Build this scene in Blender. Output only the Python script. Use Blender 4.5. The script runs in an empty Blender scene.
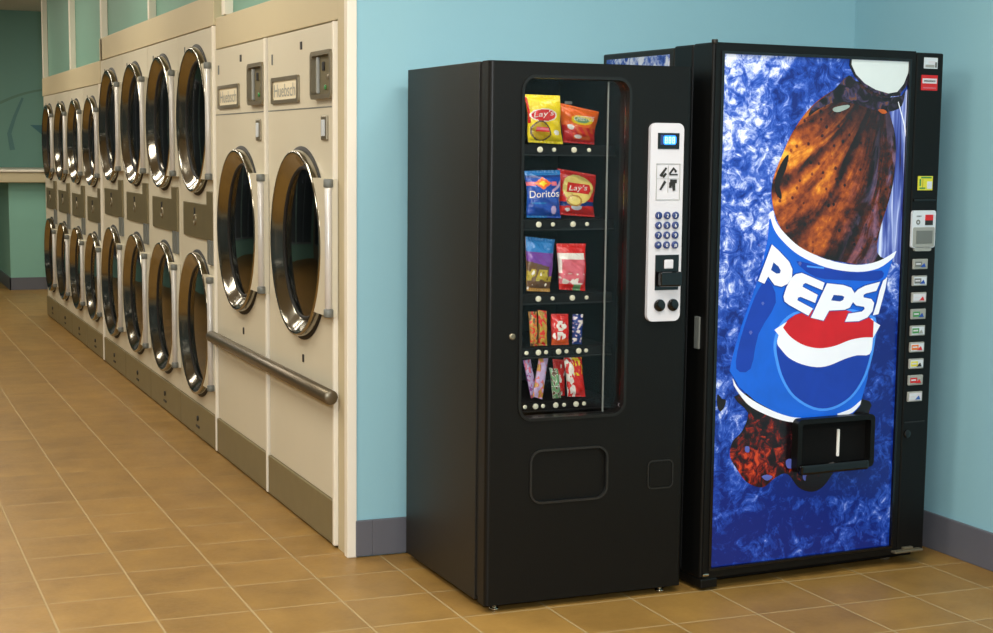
import bpy, bmesh, math, random
from mathutils import Vector, Matrix
from mathutils.geometry import tessellate_polygon
random.seed(7)
S = 0.31                      # everything below is written in floor tiles (0.31 m) and scaled to metres at the end
C = bpy.context.scene.collection
PI = math.pi

# ------------------------------------------------------------------ camera numbers (taken from the floor tile grid)
FPX, YAW, PITCH, ROLL = 1589.224, -0.393, -0.1168, -0.0106
CAM = Vector((-3.9149, -19.1455, 4.8854)); CY = 336.44
def rotm():
    return Matrix.Rotation(YAW, 3, 'Z') @ Matrix.Rotation(PITCH, 3, 'X') @ Matrix.Rotation(ROLL, 3, 'Y')
RM = rotm()
def ray(px, py):
    return RM @ Vector(((px - 496.5) / FPX, 1.0, -(py - CY) / FPX))
def on_front(px, py, fr, depth=0.0):
    """a photo position as (u, z) on the front plane of a machine standing at fr=(x, y, yaw)"""
    x, y, a = fr
    n = Vector((-math.sin(a), math.cos(a), 0)); ux = Vector((math.cos(a), math.sin(a), 0))
    o = Vector((x, y, 0)) + n * depth
    d = ray(px, py); t = (o - CAM).dot(n) / d.dot(n)
    p = CAM + d * t - o
    return (p.dot(ux), p.z)

# ------------------------------------------------------------------ materials
def lin(h):
    h = h.lstrip('#'); v = [int(h[i:i+2], 16) / 255 for i in (0, 2, 4)]
    return tuple(c / 12.92 if c <= 0.04045 else ((c + 0.055) / 1.055) ** 2.4 for c in v) + (1,)
class NT:
    def __init__(s, name):
        m = bpy.data.materials.new(name); m.use_nodes = True
        s.m = m; s.t = m.node_tree; s.b = s.t.nodes['Principled BSDF']
    def n(s, kind, **kw):
        nd = s.t.nodes.new(kind)
        for k, v in kw.items():
            if k.startswith('i_'):
                key = k[2:]
                key = int(key) if key.isdigit() else key.replace('_', ' ')
                nd.inputs[key].default_value = v
            else: setattr(nd, k, v)
        return nd
    def l(s, a, b): s.t.links.new(a, b)
    def math(s, op, a, b=None, c=None, clamp=False):
        nd = s.n('ShaderNodeMath', operation=op, use_clamp=clamp)
        for i, x in enumerate((a, b, c)):
            if x is None: continue
            if isinstance(x, (int, float)): nd.inputs[i].default_value = x
            else: s.l(x, nd.inputs[i])
        return nd.outputs[0]
    def mix(s, f, a, b, mode='MIX'):
        nd = s.n('ShaderNodeMix', data_type='RGBA', blend_type=mode)
        for i, x in ((0, f), (6, a), (7, b)):
            if isinstance(x, (int, float)): nd.inputs[i].default_value = x
            elif isinstance(x, tuple): nd.inputs[i].default_value = x
            else: s.l(x, nd.inputs[i])
        return nd.outputs[2]
    def ramp(s, f, stops):
        nd = s.n('ShaderNodeValToRGB'); e = nd.color_ramp.elements
        while len(e) < len(stops): e.new(0.5)
        for k, (p, c) in enumerate(stops):
            e[k].position = p; e[k].color = c if isinstance(c, tuple) else lin(c)
        s.l(f, nd.inputs[0]); return nd.outputs[0]
    def coord(s, kind='Object', scale=(1, 1, 1), loc=(0, 0, 0), rot=(0, 0, 0)):
        tc = s.n('ShaderNodeTexCoord'); mp = s.n('ShaderNodeMapping')
        mp.inputs['Scale'].default_value = scale; mp.inputs['Location'].default_value = loc; mp.inputs['Rotation'].default_value = rot
        s.l(tc.outputs[kind], mp.inputs[0]); return mp.outputs[0]
def plain(name, col, rough=0.5, metal=0.0, var=0.06, scale=8, bump=0.0, spec=0.5, coat=0.0, emit=0.0):
    t = NT(name); c = lin(col)
    nz = t.n('ShaderNodeTexNoise', i_Scale=scale, i_Detail=4.0); t.l(t.coord(), nz.inputs['Vector'])
    lo = tuple(x * (1 - var) for x in c[:3]) + (1,); hi = tuple(min(1, x * (1 + var)) for x in c[:3]) + (1,)
    t.l(t.mix(nz.outputs[0], lo, hi), t.b.inputs['Base Color'])
    t.b.inputs['Roughness'].default_value = rough; t.b.inputs['Metallic'].default_value = metal
    t.b.inputs['Specular IOR Level'].default_value = spec
    t.b.inputs['Coat Weight'].default_value = coat
    if bump:
        bp = t.n('ShaderNodeBump', i_Strength=bump, i_Distance=0.002)
        n2 = t.n('ShaderNodeTexNoise', i_Scale=220.0, i_Detail=2.0); t.l(t.coord(), n2.inputs['Vector'])
        t.l(n2.outputs[0], bp.inputs['Height']); t.l(bp.outputs[0], t.b.inputs['Normal'])
    if emit:
        t.b.inputs['Emission Color'].default_value = c; t.b.inputs['Emission Strength'].default_value = emit
    return t.m
M = {}
def wallmat(name, col, bump=0.15):
    t = NT(name); c = lin(col)
    nz = t.n('ShaderNodeTexNoise', i_Scale=1.3, i_Detail=3.0); t.l(t.coord(), nz.inputs['Vector'])
    t.l(t.mix(nz.outputs[0], tuple(x * .95 for x in c[:3]) + (1,), tuple(x * 1.04 for x in c[:3]) + (1,)), t.b.inputs['Base Color'])
    n2 = t.n('ShaderNodeTexNoise', i_Scale=140.0, i_Detail=3.0); t.l(t.coord(), n2.inputs['Vector'])
    bp = t.n('ShaderNodeBump', i_Strength=bump, i_Distance=0.002)
    t.l(n2.outputs[0], bp.inputs['Height']); t.l(bp.outputs[0], t.b.inputs['Normal'])
    t.b.inputs['Roughness'].default_value = 0.6
    return t.m
M['teal'] = wallmat('teal paint', '#8ebdca')
M['tealfar'] = wallmat('teal with warm light tint', '#76a292')  # green cast of the warm light put into the wall colour
M['tealwall'] = wallmat('dull teal far wall', '#76a598')
M['teallow'] = wallmat('pale teal low wall', '#84b8a8')
M['leftwall'] = plain('grey beige paint', '#8d8878', .6)
M['cream'] = plain('cream enamel', '#d2cbb6', 0.42, var=.03, scale=3)
M['creamband'] = plain('cream painted board', '#c6b997', 0.55, var=.05, scale=2)
M['whitetrim'] = plain('white trim', '#e9e2d2', 0.4, var=.02)
M['basegrey'] = plain('grey vinyl base', '#5f6068', 0.5, var=.06, bump=.1)
M['ceil'] = plain('ceiling', '#c9c5b4', 0.8)
M['black'] = plain('black powder coat', '#1b1812', 0.45, var=.2, scale=5, bump=.25, spec=.35)
M['blackface'] = plain('black door paint', '#0b0b0a', 0.42, var=.15, scale=5, bump=.2, spec=.25)
M['blackgloss'] = plain('gloss black', '#0a0a0b', 0.15)
M['blackmatte'] = plain('matt black', '#050505', 0.8, spec=.2)
M['darkedge'] = plain('dark grey trim', '#1e1e1d', 0.35)
M['framegrey'] = plain('window trim grey', '#141413', 0.35, spec=.4)
M['chrome'] = plain('chrome', '#c9c2b4', 0.10, metal=1.0, var=.02)
M['brass'] = plain('polished bezel', '#a9a69c', 0.13, metal=1.0, var=.05)
M['steel'] = plain('brushed steel', '#8d846f', 0.38, metal=0.7, var=.1, scale=30)
M['kick'] = plain('stainless kick panel', '#857a58', 0.45, metal=0.35, var=.1, scale=12)
M['band'] = plain('coin box steel', '#7a7052', 0.42, metal=0.4, var=.12, scale=14)
M['railsteel'] = plain('dark steel bar', '#6b6252', 0.35, metal=.75, var=.15, scale=25)
M['rubber'] = plain('black rubber', '#101010', 0.6)
M['hingewhite'] = plain('hinge white', '#cfccc8', 0.3, metal=.2)
M['white'] = plain('white plastic', '#cfcdd2', 0.35, var=.02)
M['offwhite'] = plain('ivory disc', '#d9d6bd', 0.5)
M['paper'] = plain('paper', '#e6dcc0', 0.7)
M['grey'] = plain('grey plastic', '#9a9c96', 0.4)
M['midgrey'] = plain('mid grey plastic', '#6c706c', 0.45)
M['red'] = plain('red print', '#c81e22', 0.4)
M['yellow'] = plain('yellow print', '#d8d23a', 0.4)
M['green'] = plain('green print', '#3f8a4a', 0.4)
M['navy'] = plain('navy button', '#26386e', 0.35)
M['skirt'] = plain('pale print', '#cfd6dc', 0.4)
M['bluep'] = plain('blue print', '#2a5cab', 0.4)
M['orangep'] = plain('orange print', '#e0742a', 0.4)
M['dark'] = plain('dark print', '#26231f', 0.5)
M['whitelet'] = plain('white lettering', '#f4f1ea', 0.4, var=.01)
def emis(name, col, s):
    t = NT(name); t.b.inputs['Base Color'].default_value = (0, 0, 0, 1)
    nz = t.n('ShaderNodeTexNoise', i_Scale=20.0); t.l(t.coord(), nz.inputs['Vector'])
    c = lin(col); t.l(t.mix(nz.outputs[0], tuple(x * .9 for x in c[:3]) + (1,), c), t.b.inputs['Emission Color'])
    t.b.inputs['Emission Strength'].default_value = s; return t.m
M['led'] = emis('display glow', '#2f8dff', 2.2)
M['ledhi'] = emis('display digits', '#a9f2ff', 3.0)
M['lamp2'] = emis('cabinet tube', '#fff6e6', 9.5)
M['lamp'] = emis('fluorescent diffuser', '#fff3da', 6.0)
def glass(name, tint=(1, 1, 1, 1), refl=1.0):
    t = NT(name); t.t.nodes.remove(t.b)
    out = [n for n in t.t.nodes if n.type == 'OUTPUT_MATERIAL'][0]
    tr = t.n('ShaderNodeBsdfTransparent'); tr.inputs[0].default_value = tint
    gl = t.n('ShaderNodeBsdfGlossy', i_Roughness=0.03)
    fr = t.n('ShaderNodeFresnel', i_IOR=1.45)
    nz = t.n('ShaderNodeTexNoise', i_Scale=3.0); t.l(t.coord(), nz.inputs['Vector'])
    f = t.math('MULTIPLY', fr.outputs[0], t.math('MULTIPLY_ADD', nz.outputs[0], 0.2, 0.9 * refl))
    mx = t.n('ShaderNodeMixShader'); t.l(f, mx.inputs[0]); t.l(tr.outputs[0], mx.inputs[1]); t.l(gl.outputs[0], mx.inputs[2])
    t.l(mx.outputs[0], out.inputs[0]); return t.m
M['glass'] = glass('window glass', (.98, .98, .98, 1), .25)
M['drumglass'] = glass('dryer door glass', (.5, .53, .53, 1), 1.3)
M['drum'] = plain('dark drum', '#1a1c1e', 0.35, metal=.5, var=.3, scale=10)

def floor_mat():
    t = NT('ceramic floor tile')
    g = t.n('ShaderNodeNewGeometry'); sp = t.n('ShaderNodeSeparateXYZ'); t.l(g.outputs['Position'], sp.inputs[0])
    u = t.math('DIVIDE', sp.outputs[0], S); v = t.math('DIVIDE', sp.outputs[1], S)
    fu = t.math('FRACT', u); fv = t.math('FRACT', v)
    du = t.math('ABSOLUTE', t.math('SUBTRACT', fu, 0.5)); dv = t.math('ABSOLUTE', t.math('SUBTRACT', fv, 0.5))
    dm = t.math('MAXIMUM', du, dv)
    mr = t.n('ShaderNodeMapRange', i_1=0.486, i_2=0.492); t.l(dm, mr.inputs[0])
    cell = t.n('ShaderNodeCombineXYZ'); t.l(t.math('FLOOR', u), cell.inputs[0]); t.l(t.math('FLOOR', v), cell.inputs[1])
    wn = t.n('ShaderNodeTexWhiteNoise'); t.l(cell.outputs[0], wn.inputs[0])
    nz = t.n('ShaderNodeTexNoise', i_Scale=5.0, i_Detail=6.0, i_Roughness=.6)
    nw = t.n('ShaderNodeVectorMath', operation='MULTIPLY_ADD'); t.l(wn.outputs['Color'], nw.inputs[0]); nw.inputs[1].default_value = (9, 9, 9); t.l(g.outputs['Position'], nw.inputs[2])
    t.l(nw.outputs[0], nz.inputs['Vector'])
    base = t.ramp(nz.outputs[0], [(0.25, '#7b5c2c'), (0.5, '#8e6c36'), (0.75, '#9c783c')])
    hsv = t.n('ShaderNodeHueSaturation'); t.l(base, hsv.inputs['Color'])
    t.l(t.math('MULTIPLY_ADD', wn.outputs[0], 0.14, 0.93), hsv.inputs['Value'])
    col = t.mix(mr.outputs[0], hsv.outputs[0], lin('#a08a62'))
    t.l(col, t.b.inputs['Base Color'])
    n2 = t.n('ShaderNodeTexNoise', i_Scale=60.0, i_Detail=3.0); t.l(g.outputs['Position'], n2.inputs['Vector'])
    t.l(t.math('MULTIPLY_ADD', n2.outputs[0], 0.15, t.math('MULTIPLY_ADD', mr.outputs[0], 0.3, 0.36)), t.b.inputs['Roughness'])
    t.b.inputs['Specular IOR Level'].default_value = 0.4
    h = t.math('MULTIPLY_ADD', n2.outputs[0], 0.15, t.math('SUBTRACT', 1.0, mr.outputs[0]))
    bp = t.n('ShaderNodeBump', i_Strength=0.35, i_Distance=0.002); t.l(h, bp.inputs['Height']); t.l(bp.outputs[0], t.b.inputs['Normal'])
    return t.m
M['floor'] = floor_mat()

EM = 0.30     # the front sign of the drink machine is a backlit printed panel
def backlit(t, col, em=EM):
    t.l(col, t.b.inputs['Base Color']); t.l(col, t.b.inputs['Emission Color'])
    t.b.inputs['Emission Strength'].default_value = em
    t.b.inputs['Roughness'].default_value = 0.25
    return t.m
def water_mat(name, em=EM, dim=1.0):
    """printed splashing water: white and lavender foam on blue, thinning out towards the deep blue foot"""
    t = NT(name)
    co = t.coord('Object')
    sp = t.n('ShaderNodeSeparateXYZ'); t.l(co, sp.inputs[0])
    n1 = t.n('ShaderNodeTexNoise', i_Scale=5.5, i_Detail=7.0, i_Roughness=.66, i_Distortion=.8); t.l(co, n1.inputs['Vector'])
    n2 = t.n('ShaderNodeTexNoise', i_Scale=20.0, i_Detail=5.0, i_Roughness=.7, i_Distortion=1.2); t.l(co, n2.inputs['Vector'])
    big = t.n('ShaderNodeTexNoise', i_Scale=1.9, i_Detail=2.0); t.l(co, big.inputs['Vector'])
    vo = t.n('ShaderNodeTexVoronoi', i_Scale=22.0, feature='SMOOTH_F1'); 
    wv = t.n('ShaderNodeVectorMath', operation='MULTIPLY_ADD'); t.l(n1.outputs['Color'], wv.inputs[0]); wv.inputs[1].default_value = (.3, .3, .3); t.l(co, wv.inputs[2]); t.l(wv.outputs[0], vo.inputs['Vector'])
    hz = t.n('ShaderNodeMapRange', i_1=0.45 * S * 1.5, i_2=3.3 * S, i_3=-0.05, i_4=0.075); t.l(sp.outputs[2], hz.inputs[0])
    hx = t.n('ShaderNodeMapRange', i_1=0.0, i_2=2.7 * S, i_3=0.02, i_4=-0.05); t.l(sp.outputs[0], hx.inputs[0])
    s1 = t.math('MULTIPLY_ADD', n1.outputs[0], 0.5, t.math('MULTIPLY', n2.outputs[0], 0.62))
    s2 = t.math('ADD', s1, t.math('MULTIPLY_ADD', big.outputs[0], 0.35, -0.2))
    s3 = t.math('ADD', s2, t.math('ADD', hz.outputs[0], hx.outputs[0]))
    s4 = t.math('SUBTRACT', s3, t.math('MULTIPLY', vo.outputs['Distance'], 0.16))
    col = t.ramp(s4, [(0.40, '#0a1f6c'), (0.49, '#1a3f9e'), (0.55, '#3f5fb8'), (0.60, '#8e9ed4'), (0.67, '#e2e6f4')])
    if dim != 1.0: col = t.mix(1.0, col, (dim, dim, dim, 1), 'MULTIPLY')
    return backlit(t, col, em)
def cola_mat(name):
    """printed bottle body: amber cola with flutes that fan out from the neck"""
    t = NT(name); co = t.coord('Object'); sp = t.n('ShaderNodeSeparateXYZ'); t.l(co, sp.inputs[0])
    dx = t.math('SUBTRACT', 2.32 * S, sp.outputs[0]); dz = t.math('SUBTRACT', 5.95 * S, sp.outputs[2])
    r = t.math('DIVIDE', t.math('SQRT', t.math('ADD', t.math('MULTIPLY', dx, dx), t.math('MULTIPLY', dz, dz))), S)
    a = t.math('ARCTAN2', dx, dz)                       # 0 straight down, positive to the left
    bend = t.math('ADD', a, t.math('MULTIPLY', t.math('MULTIPLY', r, r), -0.045))
    v = t.n('ShaderNodeCombineXYZ'); t.l(t.math('MULTIPLY', bend, 9.0), v.inputs[0]); t.l(t.math('MULTIPLY', r, 1.4), v.inputs[1])
    n1 = t.n('ShaderNodeTexNoise', i_Scale=1.0, i_Detail=5.0, i_Roughness=.6, i_Distortion=.7); t.l(v.outputs[0], n1.inputs['Vector'])
    n2 = t.n('ShaderNodeTexNoise', i_Scale=30.0, i_Detail=5.0, i_Roughness=.65); t.l(co, n2.inputs['Vector'])
    jig = t.math('MULTIPLY_ADD', n1.outputs[0], 3.0, t.math('MULTIPLY', bend, 21.0))
    gr = t.math('POWER', t.math('MULTIPLY_ADD', t.math('SINE', jig), .5, .5), 5.0)
    vd = t.n('ShaderNodeVectorMath', operation='DISTANCE'); t.l(co, vd.inputs[0]); vd.inputs[1].default_value = (1.15 * S, 0, 4.75 * S)
    g = t.n('ShaderNodeMapRange', i_1=0.1 * S, i_2=1.6 * S, i_3=.14, i_4=-.10); t.l(vd.outputs['Value'], g.inputs[0])
    f = t.math('ADD', t.math('MULTIPLY_ADD', n1.outputs[0], 0.6, t.math('MULTIPLY', n2.outputs[0], 0.42)), g.outputs[0])
    f = t.math('SUBTRACT', f, t.math('MULTIPLY', gr, .17))
    vo = t.n('ShaderNodeTexVoronoi', i_Scale=30.0); t.l(co, vo.inputs['Vector'])
    dots = t.n('ShaderNodeMapRange', i_1=0.14, i_2=0.22, i_3=0.16, i_4=0.0); t.l(vo.outputs['Distance'], dots.inputs[0])
    f = t.math('SUBTRACT', f, dots.outputs[0])
    col = t.ramp(f, [(0.32, '#140c0d'), (0.43, '#381812'), (0.52, '#6e2e14'), (0.61, '#a44e18'), (0.70, '#d07d20'), (0.79, '#ecb83c')])
    # towards the right edge the clear wall of the bottle shows mauve and lavender streaks
    k = t.n('ShaderNodeMapRange', i_1=.28, i_2=-.12, i_3=0.0, i_4=.55); t.l(a, k.inputs[0])
    st_ = t.n('ShaderNodeMapRange', i_1=.50, i_2=.60); t.l(n1.outputs[0], st_.inputs[0])
    col = t.mix(t.math('MULTIPLY', k.outputs[0], st_.outputs[0]), col, t.mix(n2.outputs[0], lin('#4a3a62'), lin('#8f8fc4')))
    # the shoulder just under the neck is dark
    nd = t.n('ShaderNodeMapRange', i_1=.75, i_2=1.35, i_3=.8, i_4=0.0); t.l(r, nd.inputs[0])
    col = t.mix(nd.outputs[0], col, t.mix(n2.outputs[0], lin('#0e0a0d'), lin('#2f2226')))
    return backlit(t, col, EM * .9)
def printm(name, col, em=EM, var=.12, scale=9):
    t = NT(name); c = lin(col)
    nz = t.n('ShaderNodeTexNoise', i_Scale=scale, i_Detail=4.0, i_Distortion=1.0); t.l(t.coord(), nz.inputs['Vector'])
    col = t.mix(nz.outputs[0], tuple(x * (1 - var) for x in c[:3]) + (1,), tuple(min(1, x * (1 + var)) for x in c[:3]) + (1,))
    return backlit(t, col, em)
M['water'] = water_mat('printed water')
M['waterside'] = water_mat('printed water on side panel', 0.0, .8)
M['cola'] = cola_mat('printed cola')
def foot_mat():
    t = NT('printed cola foot'); co = t.coord('Object')
    n1 = t.n('ShaderNodeTexNoise', i_Scale=26.0, i_Detail=5.0, i_Roughness=.65, i_Distortion=.9); t.l(co, n1.inputs['Vector'])
    vd = t.n('ShaderNodeVectorMath', operation='DISTANCE'); t.l(co, vd.inputs[0]); vd.inputs[1].default_value = (.62 * S, 0, 1.38 * S)
    g = t.n('ShaderNodeMapRange', i_1=0.0, i_2=.9 * S, i_3=.12, i_4=-.13); t.l(vd.outputs['Value'], g.inputs[0])
    f = t.math('ADD', n1.outputs[0], g.outputs[0])
    return backlit(t, t.ramp(f, [(0.42, '#0e070b'), (0.52, '#300d10'), (0.60, '#741b12'), (0.69, '#bb3d1a')]))
M['colalow'] = foot_mat()
M['plabel'] = printm('printed blue label', '#1258c4', var=.3, scale=5)
M['plabeldk'] = printm('printed deep blue', '#10359a', var=.25, scale=6)
M['pglow'] = printm('printed light blue ring', '#3f86e0')
M['pwhite'] = printm('printed white', '#dde0e8', var=.03)
M['pcap'] = printm('printed cap', '#c3cccb', var=.04)
M['pfire'] = printm('printed red amber', '#b0531c', var=.4, scale=30)
M['pshine'] = printm('printed shine', '#8a9a94', var=.2, scale=30)
M['pred'] = printm('printed red', '#b8121c', var=.22, scale=6)
def neck_mat():
    t = NT('printed neck'); n = t.n('ShaderNodeTexNoise', i_Scale=22.0, i_Detail=5.0, i_Distortion=1.0); t.l(t.coord(), n.inputs['Vector'])
    return backlit(t, t.ramp(n.outputs[0], [(0.35, '#0d0a0e'), (0.5, '#1f171d'), (0.6, '#3c3350'), (0.68, '#6a3f22')]))
M['pneck'] = neck_mat()
M['plav'] = printm('printed lavender', '#4d58a0', var=.35, scale=14)
def flute_mat():
    t = NT('printed clear flutes'); co = t.coord('Object', scale=(34, 1, 2.2), rot=(0, .12, 0))
    n1 = t.n('ShaderNodeTexNoise', i_Scale=1.3, i_Detail=4.0, i_Distortion=.5); t.l(co, n1.inputs['Vector'])
    return backlit(t, t.ramp(n1.outputs[0], [(0.34, '#2a1c38'), (0.43, '#2c3a86'), (0.52, '#5463ac'), (0.59, '#8b98cc'), (0.66, '#c8d0e8')]))
M['pflute'] = flute_mat()
M['pbrown'] = printm('printed flute shadow', '#24110e', var=.3)
M['pmauve'] = printm('printed flute light', '#6a4a58', var=.35, scale=16)
M['pdark'] = printm('printed dark', '#170d0e', var=.3)
M['pamber'] = printm('printed amber', '#d9761e', var=.3, scale=20)
M['pyel'] = printm('printed yellow', '#f0bb36', var=.2, scale=20)
M['poutl'] = printm('printed outline', '#123a8c', var=.1)

# ------------------------------------------------------------------ mesh builder
class MB:
    def __init__(s): s.bm = bmesh.new(); s.mats = []
    def mi(s, m):
        m = M[m] if isinstance(m, str) else m
        if m not in s.mats: s.mats.append(m)
        return s.mats.index(m)
    def _absorb(s, bm, m, smooth=False):
        k = s.mi(m); vm = {}
        for v in bm.verts: vm[v] = s.bm.verts.new(v.co)
        for f in bm.faces:
            try: nf = s.bm.faces.new([vm[v] for v in f.verts])
            except ValueError: continue
            nf.material_index = k; nf.smooth = smooth
        bm.free()
    def box(s, x0, x1, y0, y1, z0, z1, m, bev=0.0, seg=2):
        bm = bmesh.new(); bmesh.ops.create_cube(bm, size=1)
        for v in bm.verts:
            v.co = Vector((x0 + (v.co.x + .5) * (x1 - x0), y0 + (v.co.y + .5) * (y1 - y0), z0 + (v.co.z + .5) * (z1 - z0)))
        if bev: bmesh.ops.bevel(bm, geom=bm.edges[:], offset=bev, segments=seg, affect='EDGES', profile=.5)
        s._absorb(bm, m); return s
    def plate(s, loops, d0, d1, m, plane='XZ', mside=None):
        """flat plate with holes: loops[0] outline, the others holes; thickness from d0 (front) to d1"""
        def P(a, d):
            if plane == 'XZ': return Vector((a[0], d, a[1]))
            if plane == 'YZ': return Vector((d, a[0], a[1]))
            return Vector((a[0], a[1], d))
        k = s.mi(m); ks = s.mi(mside) if mside else k
        tris = tessellate_polygon([[Vector((a[0], a[1], 0)) for a in lp] for lp in loops])
        flat = [a for lp in loops for a in lp]
        f = [s.bm.verts.new(P(a, d0)) for a in flat]; b = [s.bm.verts.new(P(a, d1)) for a in flat]
        for t in tris:
            for arr in (f, b):
                try: s.bm.faces.new([arr[i] for i in (t if arr is f else reversed(t))]).material_index = k
                except ValueError: pass
        o = 0
        for lp in loops:
            n = len(lp)
            for i in range(n):
                j = (i + 1) % n
                try: s.bm.faces.new([f[o + i], f[o + j], b[o + j], b[o + i]]).material_index = ks
                except ValueError: pass
            o += n
        return s
    def lathe(s, prof, c, axis, m, seg=48, a0=0.0, a1=2 * PI):
        """prof = [(radius, height along axis)]; m a material or one per band"""
        c = Vector(c); ax = Vector(axis).normalized()
        e1 = Vector((0, 0, 1)) if abs(ax.z) < .9 else Vector((1, 0, 0)); e2 = ax.cross(e1).normalized(); e1 = e2.cross(ax)
        full = abs(a1 - a0 - 2 * PI) < 1e-6; n = seg if full else seg + 1
        rings = []
        for r, h in prof:
            if r < 1e-6: rings.append([s.bm.verts.new(c + ax * h)]); continue
            rings.append([s.bm.verts.new(c + ax * h + (e1 * math.cos(a0 + (a1 - a0) * i / seg) + e2 * math.sin(a0 + (a1 - a0) * i / seg)) * r) for i in range(n)])
        for k in range(len(rings) - 1):
            A, B = rings[k], rings[k + 1]; mi = s.mi(m[k] if isinstance(m, list) else m)
            for i in range(seg):
                j = (i + 1) % n
                vs = [A[0], B[j], B[i]] if len(A) == 1 else ([A[i], A[j], B[0]] if len(B) == 1 else [A[i], A[j], B[j], B[i]])
                if len(set(vs)) < 3: continue
                try: f = s.bm.faces.new(vs); f.material_index = mi; f.smooth = True
                except ValueError: pass
        return s
    def cyl(s, p0, p1, r, m, seg=20, bev=0.0):
        p0, p1 = Vector(p0), Vector(p1); L = (p1 - p0).length; b = bev or min(r, L) * .15
        return s.lathe([(0, 0), (r - b, 0), (r, b), (r, L - b), (r - b, L), (0, L)], p0, p1 - p0, m, seg)
    def sphere(s, c, r, m, seg=12, squash=(1, 1, 1)):
        bm = bmesh.new(); bmesh.ops.create_uvsphere(bm, u_segments=seg, v_segments=seg // 2 + 2, radius=r)
        for v in bm.verts: v.co = Vector((v.co.x * squash[0], v.co.y * squash[1], v.co.z * squash[2])) + Vector(c)
        s._absorb(bm, m, True); return s
    def build(s, name, parent=None, loc=(0, 0, 0), rot=(0, 0, 0)):
        bmesh.ops.recalc_face_normals(s.bm, faces=s.bm.faces[:])
        me = bpy.data.meshes.new(name); s.bm.to_mesh(me); s.bm.free()
        for m in s.mats: me.materials.append(m)
        o = bpy.data.objects.new(name, me); C.objects.link(o)
        o.location = loc; o.rotation_euler = rot
        if parent: o.parent = parent
        return o
def rrect(x0, x1, z0, z1, r, n=6):
    out = []
    for cx, cz, a in ((x1 - r, z1 - r, 0), (x0 + r, z1 - r, 90), (x0 + r, z0 + r, 180), (x1 - r, z0 + r, 270)):
        for i in range(n + 1):
            t = math.radians(a + 90 * i / n); out.append((cx + r * math.cos(t), cz + r * math.sin(t)))
    return out
def rect(x0, x1, z0, z1): return [(x0, z0), (x1, z0), (x1, z1), (x0, z1)]
def circ(cx, cz, r, n=20, rz=None): return [(cx + r * math.cos(2 * PI * i / n), cz + (rz or r) * math.sin(2 * PI * i / n)) for i in range(n)]
def text_loops_mesh(mb, txt, x, z, h, y, m, wid=None, rot=0.0, shear=0.0, thick=.004, plane='XZ', flip=1):
    """real lettering as thin raised mesh, baseline left at (x, z), height h"""
    cu = bpy.data.curves.new('t', 'FONT'); cu.body = txt; cu.shear = shear; cu.resolution_u = 3
    ob = bpy.data.objects.new('t', cu); C.objects.link(ob)
    bpy.context.view_layer.update()
    dg = bpy.context.evaluated_depsgraph_get(); me = bpy.data.meshes.new_from_object(ob.evaluated_get(dg))
    xs = [v.co.x for v in me.vertices]; ys = [v.co.y for v in me.vertices]
    sx = (wid / (max(xs) - min(xs))) if wid else h / .72; sy = h / .72 if not wid else h / (max(ys) - min(min(ys), 0))
    x0 = min(xs); k = mb.mi(m); ca, sa = math.cos(rot), math.sin(rot); vs = []
    for v in me.vertices:
        a, b = (v.co.x - x0) * sx * flip, v.co.y * sy
        a, b = a * ca - b * sa, a * sa + b * ca
        vs.append(mb.bm.verts.new((x + a, y, z + b) if plane == 'XZ' else (y, x + a, z + b)))
    for p in me.polygons:
        try: mb.bm.faces.new([vs[i] for i in p.vertices]).material_index = k
        except ValueError: pass
    bpy.data.objects.remove(ob); bpy.data.curves.remove(cu); bpy.data.meshes.remove(me)

# ------------------------------------------------------------------ things
def thing(name, label, cat, loc=(0, 0, 0), rz=0.0, group=None):
    o = bpy.data.objects.new(name, None); C.objects.link(o); o.empty_display_size = .1
    o.location = loc; o.rotation_euler = (0, 0, rz); o['label'] = label; o['category'] = cat
    if group: o['group'] = group
    return o
def tag(o, label, cat, group=None):
    o['label'] = label; o['category'] = cat
    if group: o['group'] = group
    return o
def struct(mb, name):
    o = mb.build(name); o['kind'] = 'structure'; return o
def dup(root, loc, label):
    def cp(o, parent):
        c = o.copy(); C.objects.link(c)
        if parent: c.parent = parent
        for ch in kids.get(o.name, []): cp(ch, c)
        return c
    kids = {}
    for o in list(C.objects):
        if o.parent: kids.setdefault(o.parent.name, []).append(o)
    r = cp(root, None); r.location = loc; r['label'] = label
    return r

# ================================================================== THE ROOM
XD, YB, XR, ZC = 1.62, -1.24, 8.585, 9.75
XL, YN, YF = -15.0, -26.0, 42.0
struct(MB().box(XL, XR + .3, YN, YF + .3, -.3, 0, 'floor'), 'floor')
struct(MB().box(XL, XR + .3, YN, YF + .3, ZC, ZC + .3, 'ceil'), 'ceiling')
struct(MB().box(1.70, XR + .3, YB, YB + .35, 0, ZC, 'teal'), 'wall_back')
struct(MB().box(XR, XR + .3, YN, YB, 0, ZC, 'teal'), 'wall_right')
struct(MB().box(XL, XR, YF, YF + .3, 0, ZC, 'tealwall'), 'wall_far')
struct(MB().box(XL - .3, XL, YN, YF, 0, ZC, 'leftwall'), 'wall_left')
struct(MB().box(XL, XR, YN - .3, YN, 0, ZC, 'creamband'), 'wall_near')
M['reflectpane'] = plain('dark reflection window', '#45525c', 0.08, var=.3, scale=2)
M['mullion'] = plain('window bar', '#7d8790', 0.35, metal=.6)
wn_ = 1
for i in range(5):        # unseen windows added on the far left, to darken the dryers' reflections
    y0 = 1.0 + i * 8.0
    struct(MB().plate([rect(y0, y0 + 7.2, 1.2, 8.2)], XL + .01, XL + .03, 'reflectpane', 'YZ').plate([rect(y0 - .12, y0 + 7.32, 1.08, 8.32), rect(y0, y0 + 7.2, 1.2, 8.2)], XL + .0, XL + .12, 'mullion', 'YZ').box(XL + .03, XL + .1, y0 + 3.5, y0 + 3.7, 1.2, 8.2, 'mullion'), 'window_%d' % wn_); wn_ += 1
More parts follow.
